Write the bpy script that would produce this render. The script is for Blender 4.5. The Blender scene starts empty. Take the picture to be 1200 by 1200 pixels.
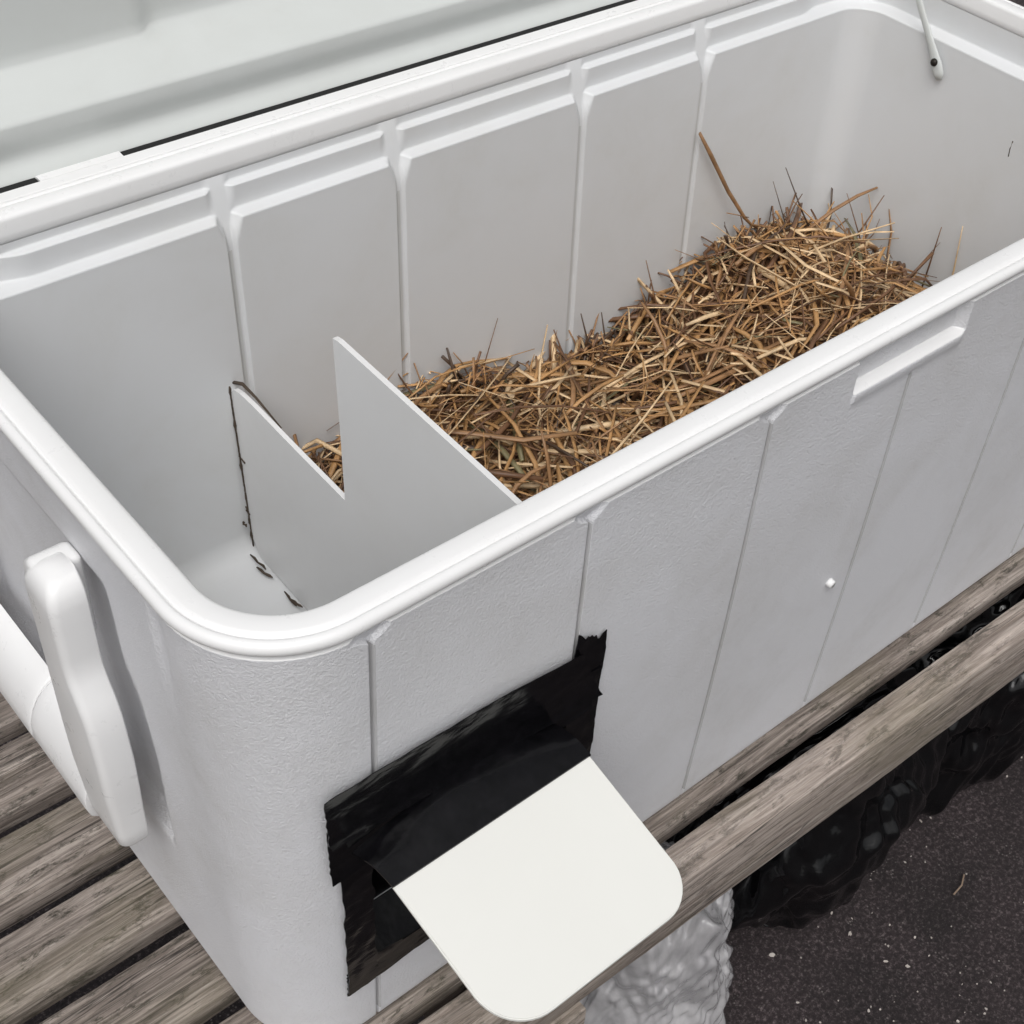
import bpy, bmesh, math, random
from mathutils import Vector, Matrix, noise
random.seed(7)
S = bpy.context.scene
C = S.collection
ZO = 0.882                      # height of the cooler rim above the ground (m); shapes below use rim = 0
L, W, H = 1.0052, 0.46, 0.4321  # cooler length, width, height
RC = 0.072                      # outer corner radius

# ------------------------------------------------------------------ materials
def new_mat(name):
    m = bpy.data.materials.new(name); m.use_nodes = True
    nt = m.node_tree; b = nt.nodes['Principled BSDF']
    return m, nt, b
def node(nt, t, **kw):
    n = nt.nodes.new(t)
    for k, v in kw.items():
        if k.startswith('i_'):
            n.inputs[k[2:].replace('_', ' ')].default_value = v
        else: setattr(n, k, v)
    return n
def ramp(nt, fac, stops):
    r = nt.nodes.new('ShaderNodeValToRGB'); e = r.color_ramp.elements
    while len(e) < len(stops): e.new(0.5)
    for i, (p, c) in enumerate(stops):
        e[i].position = p; e[i].color = (c[0], c[1], c[2], 1) if len(c) == 3 else c
    nt.links.new(fac, r.inputs[0]); return r
def coords(nt, scale=(1, 1, 1), kind='Object'):
    tc = nt.nodes.new('ShaderNodeTexCoord'); mp = nt.nodes.new('ShaderNodeMapping')
    mp.inputs['Scale'].default_value = scale
    nt.links.new(tc.outputs[kind], mp.inputs[0]); return mp.outputs[0]
def noise_tex(nt, vec, scale, detail=4, rough=0.55, dist=0):
    n = nt.nodes.new('ShaderNodeTexNoise'); n.inputs['Scale'].default_value = scale
    n.inputs['Detail'].default_value = detail; n.inputs['Roughness'].default_value = rough
    n.inputs['Distortion'].default_value = dist
    nt.links.new(vec, n.inputs['Vector']); return n.outputs[0]
def bump(nt, h, b, strength, dist, prev=None):
    n = nt.nodes.new('ShaderNodeBump'); n.inputs['Strength'].default_value = strength
    n.inputs['Distance'].default_value = dist
    nt.links.new(h, n.inputs['Height'])
    if prev is not None: nt.links.new(prev, n.inputs['Normal'])
    nt.links.new(n.outputs[0], b.inputs['Normal']); return n.outputs[0]
def mixc(nt, fac, a, bcol, mode='MIX'):
    m = nt.nodes.new('ShaderNodeMix'); m.data_type = 'RGBA'; m.blend_type = mode
    if hasattr(fac, 'links') or hasattr(fac, 'is_output'): nt.links.new(fac, m.inputs[0])
    else: m.inputs[0].default_value = fac
    for s, i in ((a, 6), (bcol, 7)):
        if isinstance(s, tuple): m.inputs[i].default_value = (*s, 1)
        else: nt.links.new(s, m.inputs[i])
    return m.outputs[2]

def plastic(name, base, dirt, rough, texture=0.0, dirt_amt=0.5):
    m, nt, b = new_mat(name)
    v = coords(nt)
    n1 = noise_tex(nt, v, 9, 5, 0.6, 0.4)
    r1 = ramp(nt, n1, [(0.42, (0, 0, 0)), (0.78, (dirt_amt,) * 3)])
    n2 = noise_tex(nt, v, 60, 6, 0.7, 0.2)
    r2 = ramp(nt, n2, [(0.45, (0.55,) * 3), (0.75, (1,) * 3)])
    f = mixc(nt, 1.0, r1.outputs[0], r2.outputs[0], 'MULTIPLY')
    col = mixc(nt, f, base, dirt)
    nt.links.new(col, b.inputs['Base Color'])
    rr = ramp(nt, n2, [(0.3, (rough - 0.06,) * 3), (0.7, (rough + 0.1,) * 3)])
    nt.links.new(rr.outputs[0], b.inputs['Roughness'])
    b.inputs['IOR'].default_value = 1.48
    if texture:
        h = noise_tex(nt, v, 520, 4, 0.75, 0.0)
        p = bump(nt, h, b, min(1, texture * 2.2), 0.0013)
        h2 = noise_tex(nt, v, 190, 2, 0.5, 0.15)
        bump(nt, h2, b, texture * 0.35, 0.0012, p)
    return m
M = {}
M['shell'] = plastic('white textured plastic', (0.80, 0.805, 0.835), (0.62, 0.61, 0.60), 0.42, 0.45, 0.8)
M['rim'] = plastic('white rim plastic', (0.84, 0.84, 0.84), (0.68, 0.67, 0.65), 0.30, 0.0, 0.3)
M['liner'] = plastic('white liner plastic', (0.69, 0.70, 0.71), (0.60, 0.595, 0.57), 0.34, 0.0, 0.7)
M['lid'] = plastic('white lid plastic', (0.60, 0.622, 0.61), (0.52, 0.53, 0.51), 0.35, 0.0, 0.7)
M['sheet'] = plastic('white sheet plastic', (0.755, 0.755, 0.72), (0.69, 0.68, 0.64), 0.38, 0.0, 0.3)
M['divider'] = plastic('white divider plastic', (0.76, 0.76, 0.76), (0.69, 0.68, 0.66), 0.34, 0.0, 0.5)

M['groove_shade'] = plastic('groove shade plastic', (0.50, 0.50, 0.51), (0.34, 0.33, 0.31), 0.6, 0.0, 0.9)  # darker plastic that paints shade into the outer grooves
M['groove_shade_soft'] = plastic('soft groove shade plastic', (0.60, 0.605, 0.60), (0.46, 0.45, 0.42), 0.5, 0.0, 0.9)  # paints a softer shade along one flank of the liner grooves
def tape_mat():
    m, nt, b = new_mat('black duct tape')
    v = coords(nt)
    n1 = noise_tex(nt, v, 90, 5, 0.6, 0.5)
    r = ramp(nt, n1, [(0.35, (0.002, 0.002, 0.0025)), (0.8, (0.007, 0.0065, 0.008))])
    nt.links.new(r.outputs[0], b.inputs['Base Color'])
    b.inputs['Roughness'].default_value = 0.17
    b.inputs['Specular IOR Level'].default_value = 0.32
    h = noise_tex(nt, coords(nt, (1, 1, 2.2)), 35, 3, 0.5, 0.2)
    bump(nt, h, b, 0.22, 0.003); return m
M['tape'] = tape_mat()

def wood_mat(name, c_dark, c_mid, c_light, stain=0.5, seed=0.0):
    m, nt, b = new_mat(name)
    tc = nt.nodes.new('ShaderNodeTexCoord'); oi = nt.nodes.new('ShaderNodeObjectInfo')
    ad = nt.nodes.new('ShaderNodeVectorMath'); ad.operation = 'ADD'
    sc = nt.nodes.new('ShaderNodeVectorMath'); sc.operation = 'SCALE'; sc.inputs['Scale'].default_value = 37.0
    cb = nt.nodes.new('ShaderNodeCombineXYZ')
    for i in range(3): nt.links.new(oi.outputs['Random'], cb.inputs[i])
    nt.links.new(cb.outputs[0], sc.inputs[0]); nt.links.new(tc.outputs['Object'], ad.inputs[0]); nt.links.new(sc.outputs[0], ad.inputs[1])
    def mapped(s):
        mp = nt.nodes.new('ShaderNodeMapping'); mp.inputs['Scale'].default_value = s
        nt.links.new(ad.outputs[0], mp.inputs[0]); return mp.outputs[0]
    g = noise_tex(nt, mapped((5, 110, 110)), 1.0, 10, 0.78, 1.0)
    g2 = noise_tex(nt, mapped((18, 420, 420)), 1.0, 5, 0.6, 0.5)
    base = ramp(nt, g, [(0.32, c_dark), (0.48, c_mid), (0.66, c_light)])
    fine = ramp(nt, g2, [(0.3, (0.62,) * 3), (0.7, (1.15,) * 3)])
    col = mixc(nt, 1.0, base.outputs[0], fine.outputs[0], 'MULTIPLY')
    ck = noise_tex(nt, mapped((3.2, 150, 150)), 1.0, 3, 0.5, 0.6)
    cr = ramp(nt, ck, [(0.470, (1, 1, 1)), (0.492, (0.22,) * 3), (0.500, (0.22,) * 3), (0.520, (1, 1, 1))])
    cg = noise_tex(nt, mapped((4, 20, 20)), 1.0, 3, 0.6, 0.2)
    cgr = ramp(nt, cg, [(0.42, (0, 0, 0)), (0.58, (1, 1, 1))])
    col = mixc(nt, cgr.outputs[0], col, mixc(nt, 1.0, col, cr.outputs[0], 'MULTIPLY'))
    s1 = noise_tex(nt, mapped((30, 85, 85)), 1.0, 8, 0.8, 0.3)
    sm = ramp(nt, s1, [(0.52, (0, 0, 0)), (0.62, (stain,) * 3)])
    col = mixc(nt, sm.outputs[0], col, (0.055, 0.048, 0.036))
    s2 = noise_tex(nt, mapped((7, 14, 14)), 1.0, 5, 0.6, 0.3)
    gm = ramp(nt, s2, [(0.48, (0, 0, 0)), (0.75, (0.30,) * 3)])
    col = mixc(nt, gm.outputs[0], col, (0.20, 0.18, 0.10))
    nt.links.new(col, b.inputs['Base Color'])
    b.inputs['Roughness'].default_value = 0.85
    p = bump(nt, g, b, 0.7, 0.004)
    bump(nt, g2, b, 0.5, 0.0015, p)
    return m
M['wood'] = wood_mat('weathered grey wood', (0.075, 0.056, 0.045), (0.26, 0.217, 0.188), (0.58, 0.505, 0.45), 0.95)
M['rail'] = wood_mat('weathered rail wood', (0.17, 0.13, 0.105), (0.40, 0.335, 0.29), (0.64, 0.555, 0.50), 0.6)

def straw_mat(name, c):
    m, nt, b = new_mat(name)
    v = coords(nt)
    n = noise_tex(nt, v, 45, 3, 0.6, 0.2)
    r = ramp(nt, n, [(0.3, tuple(x * 0.62 for x in c)), (0.7, tuple(min(1, x * 1.22) for x in c))])
    nt.links.new(r.outputs[0], b.inputs['Base Color'])
    b.inputs['Roughness'].default_value = 0.48
    h = noise_tex(nt, v, 700, 2, 0.5, 0); bump(nt, h, b, 0.3, 0.0005)
    return m
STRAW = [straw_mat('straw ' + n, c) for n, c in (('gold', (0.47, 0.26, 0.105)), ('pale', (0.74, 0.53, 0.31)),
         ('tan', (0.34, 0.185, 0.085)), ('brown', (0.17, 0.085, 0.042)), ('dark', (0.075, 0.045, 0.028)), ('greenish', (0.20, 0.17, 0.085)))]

def ground_mat():
    m, nt, b = new_mat('dark asphalt')
    v = coords(nt)
    n = noise_tex(nt, v, 190, 6, 0.8, 0.2)
    n0 = noise_tex(nt, v, 6, 5, 0.6, 0.5)
    r = ramp(nt, n, [(0.36, (0.009, 0.006, 0.006)), (0.53, (0.033, 0.023, 0.025)), (0.66, (0.16, 0.13, 0.13))])
    r0 = ramp(nt, n0, [(0.35, (0.6,) * 3), (0.7, (1.4,) * 3)])
    col = mixc(nt, 1.0, r.outputs[0], r0.outputs[0], 'MULTIPLY')
    vo = nt.nodes.new('ShaderNodeTexVoronoi'); vo.inputs['Scale'].default_value = 210
    nt.links.new(v, vo.inputs['Vector'])
    sp = ramp(nt, vo.outputs['Distance'], [(0.10, (1,) * 3), (0.30, (0,) * 3)])
    n3 = noise_tex(nt, v, 40, 4, 0.7, 0.4)
    gate = ramp(nt, n3, [(0.50, (0, 0, 0)), (0.62, (0.75,) * 3)])
    f = mixc(nt, 1.0, sp.outputs[0], gate.outputs[0], 'MULTIPLY')
    col = mixc(nt, f, col, (0.26, 0.23, 0.22))
    nt.links.new(col, b.inputs['Base Color']); b.inputs['Roughness'].default_value = 0.75
    bump(nt, n, b, 0.9, 0.004); return m
M['ground'] = ground_mat()
def bag_mat():
    m, nt, b = new_mat('black bag plastic')
    b.inputs['Base Color'].default_value = (0.003, 0.003, 0.0035, 1); b.inputs['Roughness'].default_value = 0.13
    b.inputs['Specular IOR Level'].default_value = 0.45
    v = coords(nt, (1, 1, 0.6))
    h = noise_tex(nt, v, 50, 2, 0.5, 1.0); bump(nt, h, b, 0.2, 0.006); return m
M['bag'] = bag_mat()
def clear_mat():
    m, nt, b = new_mat('milky clear plastic film')
    v = coords(nt, (1, 1, 0.5))
    n = noise_tex(nt, v, 22, 5, 0.6, 1.5)
    r = ramp(nt, n, [(0.35, (0.50, 0.49, 0.505)), (0.65, (0.70, 0.69, 0.70))])
    nt.links.new(r.outputs[0], b.inputs['Base Color'])
    b.inputs['Roughness'].default_value = 0.18
    b.inputs['Coat Weight'].default_value = 0.6
    b.inputs['Coat Roughness'].default_value = 0.06
    b.inputs['Alpha'].default_value = 0.55
    h = noise_tex(nt, coords(nt, (1, 1, 0.35)), 40, 2, 0.4, 0.8); bump(nt, h, b, 0.2, 0.006); return m
M['clear'] = clear_mat()
def plain(name, c, rough=0.6, metal=0.0):
    m, nt, b = new_mat(name)
    n = noise_tex(nt, coords(nt), 120, 3)
    r = ramp(nt, n, [(0.3, tuple(x * 0.8 for x in c)), (0.7, c)])
    nt.links.new(r.outputs[0], b.inputs['Base Color'])
    b.inputs['Roughness'].default_value = rough; b.inputs['Metallic'].default_value = metal; return m
M['gap_shade'] = plain('black gap shade', (0.004, 0.004, 0.0045), 0.7)  # near-black that paints the shade in the lid's hinge gap
M['hole'] = plain('dark screw', (0.03, 0.025, 0.02), 0.5, 0.6)
M['chip'] = plain('pale paint chips', (0.55, 0.50, 0.46), 0.7)
M['twig'] = plain('dry litter', (0.30, 0.22, 0.16), 0.7)
M['dirt'] = plain('brown dirt and seam shade', (0.07, 0.05, 0.035), 0.9)  # also paints the shaded gap at the divider's back edge

# ------------------------------------------------------------------ helpers
def link(name, me, mats, parent=None, loc=None, rot=None, smooth=True):
    o = bpy.data.objects.new(name, me); C.objects.link(o)
    for m in (mats if isinstance(mats, (list, tuple)) else [mats]): me.materials.append(m)
    if smooth:
        for p in me.polygons: p.use_smooth = True
    if parent is not None: o.parent = parent
    if loc is not None: o.location = loc
    if rot is not None: o.rotation_euler = rot
    return o
def mesh_of(name, verts, faces, midx=None):
    me = bpy.data.meshes.new(name); me.from_pydata([tuple(v) for v in verts], [], faces); me.update()
    if midx:
        for p, i in zip(me.polygons, midx): p.material_index = i
    return me
def sharp(me, ang=35):
    bm = bmesh.new(); bm.from_mesh(me)
    for e in bm.edges:
        if len(e.link_faces) == 2 and e.calc_face_angle(0) > math.radians(ang): e.smooth = False
    bm.to_mesh(me); bm.free()
def fix_normals(me):
    bm = bmesh.new(); bm.from_mesh(me); bmesh.ops.recalc_face_normals(bm, faces=bm.faces); bm.to_mesh(me); bm.free()
def empty(name, loc, label, cat, group=None, rz=0):
    o = bpy.data.objects.new(name, None); C.objects.link(o); o.location = loc; o.rotation_euler = (0, 0, rz)
    o.empty_display_size = 0.1
    o['label'] = label; o['category'] = cat
    if group: o['group'] = group
    return o
def tag(o, label=None, cat=None, group=None, kind=None):
    if label: o['label'] = label
    if cat: o['category'] = cat
    if group: o['group'] = group
    if kind: o['kind'] = kind
    return o
def prism(name, poly, axis_fn, t0, t1, bev=0.0):
    """poly in 2d, axis_fn(a,b,t)->xyz ; extruded from t0 to t1"""
    bm = bmesh.new()
    v0 = [bm.verts.new(axis_fn(a, b, t0)) for a, b in poly]; v1 = [bm.verts.new(axis_fn(a, b, t1)) for a, b in poly]
    n = len(poly); bm.faces.new(v0); bm.faces.new(v1[::-1])
    for i in range(n): bm.faces.new((v0[i], v1[i], v1[(i + 1) % n], v0[(i + 1) % n]))
    bmesh.ops.recalc_face_normals(bm, faces=bm.faces)
    if bev: bmesh.ops.bevel(bm, geom=bm.edges[:] , offset=bev, segments=3, profile=0.5, affect='EDGES')
    me = bpy.data.meshes.new(name); bm.to_mesh(me); bm.free(); return me
def sstep(a, b, x):
    if a == b: return 1.0 if x > a else 0.0
    t = min(1, max(0, (x - a) / (b - a))); return t * t * (3 - 2 * t)
def tube(verts, faces, pts, rad, seg=8, flat=1.0, up=Vector((0, 0, 1)), cap=True):
    base = len(verts); n = len(pts)
    for i, p in enumerate(pts):
        d = (Vector(pts[min(i + 1, n - 1)]) - Vector(pts[max(i - 1, 0)])).normalized()
        s = d.cross(up)
        if s.length < 1e-4: s = d.cross(Vector((1, 0, 0)))
        s.normalize(); u = s.cross(d)
        r = rad[i] if isinstance(rad, (list, tuple)) else rad
        for k in range(seg):
            a = 2 * math.pi * k / seg
            verts.append(Vector(p) + s * math.cos(a) * r + u * math.sin(a) * r * flat)
    for i in range(n - 1):
        for k in range(seg):
            a = base + i * seg + k; b = base + i * seg + (k + 1) % seg
            faces.append((a, b, b + seg, a + seg))
    if cap:
        faces.append(tuple(base + k for k in range(seg))[::-1])
        faces.append(tuple(base + (n - 1) * seg + k for k in range(seg)))

# ------------------------------------------------------------------ setting
tag(link('ground', mesh_of('ground', [(-30, -30, 0), (30, -30, 0), (30, 30, 0), (-30, 30, 0)], [(0, 1, 2, 3)]), M['ground'], smooth=False), kind='structure')
# pale flakes and grit scattered over the asphalt
def debris():
    vs, fs, mi = [], [], []
    for i in range(2600):
        x = random.uniform(0.35, 1.9); y = random.uniform(-0.75, 0.25)
        if noise.noise(Vector((x * 5, y * 5, 2))) + random.uniform(-0.5, 0.5) < 0: continue
        big = random.random() < 0.05
        r = random.uniform(0.0004, 0.0014) * (2.0 if big else 1)
        k = random.randint(4, 6); b = len(vs); st = random.uniform(1, 2.2); an = random.uniform(0, 6.28)
        tlt = random.uniform(-0.3, 0.3); h = random.uniform(0.001, 0.003)
        for j in range(k):
            a = 2 * math.pi * j / k
            px, py = math.cos(a) * r * st * random.uniform(0.7, 1.2), math.sin(a) * r * random.uniform(0.7, 1.2)
            qx, qy = px * math.cos(an) - py * math.sin(an), px * math.sin(an) + py * math.cos(an)
            vs.append((x + qx, y + qy, h + qx * tlt))
        for j in range(k): vs.append((vs[b + j][0], vs[b + j][1], vs[b + j][2] - 0.0012))
        fs.append(tuple(b + j for j in range(k))); mi.append(0)
        for j in range(k): fs.append((b + j, b + k + j, b + k + (j + 1) % k, b + (j + 1) % k)); mi.append(0)
    for i in range(10):
        x = random.uniform(0.45, 1.6); y = random.uniform(-0.6, 0.1); a = random.uniform(0, 3.14); l = random.uniform(0.01, 0.035)
        n0 = len(fs)
        tube(vs, fs, [(x, y, 0.004), (x + math.cos(a) * l / 2, y + math.sin(a) * l / 2, 0.006), (x + math.cos(a + .2) * l, y + math.sin(a + .2) * l, 0.004)], random.uniform(0.0006, 0.0012), 5)
        mi += [1] * (len(fs) - n0)
    return mesh_of('ground_litter', vs, fs, mi)
tag(link('ground_litter', debris(), [M['chip'], M['twig']], smooth=False), 'pale flakes and dry bits scattered over the dark ground', 'litter', kind='stuff')

# ------------------------------------------------------------------ cooler
cooler = empty('cooler', (0, 0, ZO), 'large white plastic cooler standing open on the slatted bench, with straw bedding inside', 'cooler')

def columns(xs_front):
    """perimeter columns: list of (kind, base point, outward normal dir, coordinate along side)"""
    cols = []
    def arc(cx, cy, a0):
        n = 22
        for i in range(1, n):
            a = a0 + math.pi / 2 * i / n
            cols.append(('arc', (cx + RC * math.cos(a), cy + RC * math.sin(a)), (math.cos(a), math.sin(a)), 0))
    ys = [RC + (W - 2 * RC) * i / 160 for i in range(161)]
    for x in xs_front: cols.append(('front', (x, 0), (0, -1), x))
    arc(L - RC, RC, -math.pi / 2)
    for y in ys: cols.append(('right', (L, y), (1, 0), y))
    arc(L - RC, W - RC, 0)
    for x in reversed(xs_front): cols.append(('back', (x, W), (0, 1), x))
    arc(RC, W - RC, math.pi / 2)
    for y in reversed(ys): cols.append(('left', (0, y), (-1, 0), y))
    arc(RC, RC, math.pi)
    return cols
def grid_x(dense, keys):
    xs = set(); x = RC
    n = 170
    for i in range(n + 1): xs.add(round(RC + (L - 2 * RC) * i / n, 5))
    for d in dense:
        for k in range(-24, 25):
            v = d + k * 0.0006
            if RC < v < L - RC: xs.add(round(v, 5))
    xs = sorted(xs); out = [xs[0]]
    for v in xs[1:]:
        if v - out[-1] > 0.0004: out.append(v)
    for k in keys:                                   # snap the nearest column to exact values
        j = min(range(len(out)), key=lambda i: abs(out[i] - k)); out[j] = k
    out[-1] = L - RC
    return out
HX0, HX1, HZ0, HZ1 = 0.073, 0.232, -0.345, -0.198    # door opening
G_OUT = [0.0805, 0.2296, 0.3793, 0.5262, 0.6780, 0.829]
G_IN = [0.2468, 0.4002, 0.5949, 0.7456]
def loft(name, cols, rows, dfun, zfun=None, hole=False):
    vs, fs = [], []
    nc = len(cols)
    for z in rows:
        for c in cols:
            d, zz = dfun(c, z)
            vs.append((c[1][0] - c[2][0] * d, c[1][1] - c[2][1] * d, zz))
    for r in range(len(rows) - 1):
        for k in range(nc):
            k2 = (k + 1) % nc
            if hole and cols[k][0] == 'front' and cols[k2][0] == 'front':
                xm = (cols[k][3] + cols[k2][3]) / 2
                zm = (vs[r * nc + k][2] + vs[(r + 1) * nc + k][2]) / 2
                if HX0 < xm < HX1 and HZ0 < zm < HZ1: continue
            a, b = r * nc + k, r * nc + k2
            fs.append((a, b, b + nc, a + nc))
    return vs, fs, nc

cols_out = columns(grid_x(G_OUT + [0.462, 0.578], [HX0, HX1]))
cols_in = columns(grid_x(G_IN, [HX0, HX1]))

# outer shell ------------------------------------------------------
def outer_d(c, z):
    side, s = c[0], c[3]
    base = 0.0030 + 0.0205 * (-z)
    top = -0.0122
    d = base
    gd = 0.0
    near = 0.0
    if side in ('front', 'back'):
        for g in G_OUT:
            u = abs(s - g)
            flare = 0.0105 * sstep(-0.0235, -0.0145, z)     # the groove widens under the rim
            near = max(near, 1 - sstep(0.0008 + flare * 0.80, 0.0016 + flare * 1.0 + 0.0014 * min(1, flare / 0.003), u))
        gd = (0.0044 - 0.0020 * sstep(-0.0235, -0.0145, z)) * near
    elif side in ('left', 'right'):
        for g in (0.085, 0.375):
            near = max(near, 1 - sstep(0.004, 0.008, abs(s - g)))
        gd = 0.0032 * near * sstep(-0.09, -0.03, z)
        # broad hollow behind the handle
        e0 = 0.1395 + 0.012 * sstep(-0.150, -0.112, z) - 0.004 * math.sin(math.pi * sstep(-0.26, -0.13, z))
        hol = sstep(e0 - 0.0050, e0 - 0.0015, s) * (1 - sstep(0.405, 0.42, s)) * sstep(-0.290, -0.280, z) * (1 - sstep(-0.062, -0.052, z))
        gd += 0.008 * hol
    if side == 'front' and 0.4615 < s < 0.584 and z > -0.052: gd, near = 0.0, 0.0
    d += gd
    up = sstep(top - 0.0026, top, z)                              # bevel into the strip under the rim
    d += 0.0055 * up * (1 - near)
    d += (0.0055 - 0.0024) * up * near
    if side == 'front':                                           # latch seat
        inx = sstep(0.4615, 0.4635, s) * (1 - sstep(0.5765, 0.584, s))
        d += 0.0075 * inx * sstep(-0.0395, -0.0370, z)
        ledge = inx * (1 - sstep(-0.0395, -0.0370, z)) * sstep(-0.050, -0.046, z)
        d -= 0.0016 * ledge
    # slight belly of the long walls
    if side in ('front', 'back'):
        d -= 0.0030 * math.sin(math.pi * min(1, max(0, -z / H))) * math.sin(math.pi * (s / L))
    # rounded foot
    rb = 0.014
    if z < -H + rb:
        q = (z + H) / rb; d += rb * (1 - math.sqrt(max(0, 1 - (1 - q) ** 2)))
    return d, z
rows = [-0.0090, -0.0105, -0.0113, -0.0119, -0.0122, -0.0126, -0.0130, -0.0134, -0.0138, -0.0142, -0.0146, -0.0150, -0.0156, -0.0164, -0.0172, -0.0180, -0.0188, -0.0196, -0.0204, -0.0212, -0.0220, -0.0228, -0.0236, -0.0244, -0.0255, -0.027, -0.030, -0.033, -0.0355, -0.0367, -0.0372, -0.0378, -0.0384, -0.0390, -0.0396, -0.042, -0.045, -0.048, -0.051, -0.056, -0.062, -0.07, -0.08, -0.09]
z = -0.10
while z > -H + 0.016:
    rows.append(z); z -= 0.0105
rows += [HZ1, HZ0] + [-H + 0.014 * q for q in (1, 0.8, 0.6, 0.42, 0.28, 0.16, 0.07, 0.0)]
rows = sorted(set(round(r, 5) for r in rows), reverse=True)
rows = [r for i, r in enumerate(rows) if r in (HZ1, HZ0) or all(abs(r - h) > 0.003 for h in (HZ0, HZ1))]
vs, fs, nc = loft('outer_shell', cols_out, rows, outer_d, hole=True)
fs.append(tuple((len(rows) - 1) * nc + k for k in range(nc)))
me = mesh_of('outer_shell', vs, fs); fix_normals(me)
link('outer_shell', me, [M['shell'], M['groove_shade'], M['rim']], cooler)
for p in me.polygons:
    c = p.center
    if (-0.0152 < c.z < -0.0118 or (0.462 < c.x < 0.582 and c.y < 0.05 and -0.0402 < c.z < -0.0362)) and p.normal.z > 0.3: p.material_index = 2  # upward bevels get paler smooth plastic, painting in their highlight
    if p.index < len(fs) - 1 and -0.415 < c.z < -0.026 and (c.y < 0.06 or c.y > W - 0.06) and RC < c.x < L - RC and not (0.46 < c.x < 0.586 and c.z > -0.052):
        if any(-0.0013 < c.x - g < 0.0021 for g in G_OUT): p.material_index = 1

# rim --------------------------------------------------------------
prof = [(0.0110, -0.0088), (0.0040, -0.0092), (0.0012, -0.0088), (0.0003, -0.0072), (0.0, -0.0050), (0.0006, -0.0028), (0.0022, -0.0012), (0.0046, -0.0006), (0.0056, -0.0009),
        (0.0064, -0.0024), (0.0072, -0.0028), (0.0080, -0.0020), (0.0090, -0.0003), (0.0105, 0.0), (0.0145, 0.0002), (0.0195, 0.0), (0.0212, -0.0005), (0.0222, -0.0016), (0.0226, -0.0034),
        (0.0231, -0.012), (0.0236, -0.0185), (0.0225, -0.0190)]
vs, fs, nc = loft('rim', cols_out, list(range(len(prof))), lambda c, i: (prof[i][0], prof[i][1]))
me = mesh_of('rim', vs, fs); fix_normals(me)
link('rim', me, M['rim'], cooler)

# liner ------------------------------------------------------------
def inner_d(c, z):
    side, s = c[0], c[3]
    near = 0.0
    if side in ('front', 'back'):
        for g in G_IN:
            hw = 0.0042 + 0.0070 * sstep(-0.062, -0.044, z)
            near = max(near, 1 - sstep(hw * 0.45, hw * 1.1, abs(s - g)))
    lo = 0.0245 + 0.02 * (-z - 0.012)
    tap = 0.028 * max(0, -z - 0.05)
    # first and second step
    two = 0.0
    if side in ('front', 'back'): two = sstep(RC, RC + 0.03, s) * (1 - sstep(L - RC - 0.05, L - RC - 0.02, s))
    st1 = 0.0065 * (1 - sstep(-0.0262, -0.0242, z)) * two
    st2 = (0.0100 + 0.0060 * (1 - two)) * (1 - sstep(-0.0468, -0.0438, z))
    panel = 0.0238 + st1 + st2 + tap
    groove = 0.0238 + 0.0138 * min(1.0, max(0.0, (-z - 0.019) / 0.050)) ** 0.8 + tap
    d = panel * (1 - near) + groove * near
    zf = -0.368; r = 0.022                                         # fillet to the floor
    if z < zf + r:
        q = (z - zf) / r; d += r * (1 - math.sqrt(max(0, 1 - (1 - q) ** 2)))
    return d, z
rows = [-0.0180, -0.0205, -0.0230, -0.0240, -0.0246, -0.0250, -0.0254, -0.0258, -0.0262, -0.0268, -0.0280, -0.032, -0.036, -0.040, -0.0425, -0.0438, -0.0443, -0.0448, -0.0453, -0.0458, -0.0463, -0.0468, -0.0480, -0.050, -0.053, -0.058, -0.065, -0.073, -0.082, -0.092]
z = -0.102
while z > -0.344: rows.append(z); z -= 0.012
rows += [HZ1, HZ0] + [-0.368 + 0.022 * q for q in (0.97, 0.8, 0.6, 0.42, 0.28, 0.16, 0.07, 0.0)]
rows = sorted(set(round(r, 5) for r in rows), reverse=True)
rows = [r for r in rows if r in (HZ1, HZ0) or all(abs(r - h) > 0.0015 for h in (HZ0, HZ1))]
vs, fs, nc = loft('inner_liner', cols_in, rows, inner_d, hole=True)
fs.append(tuple((len(rows) - 1) * nc + k for k in range(nc)))
me = mesh_of('inner_liner', vs, fs); fix_normals(me)
for p in me.polygons: p.flip() if hasattr(p, 'flip') else None
link('inner_liner', me, [M['liner'], M['groove_shade_soft']], cooler)
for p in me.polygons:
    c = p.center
    if -0.34 < c.z < -0.075 and c.y > W - 0.06 and min(c.x - g + 0.0045 if -0.0045 < c.x - g < 0.0004 else 9 for g in G_IN) < 9: p.material_index = 1

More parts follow.
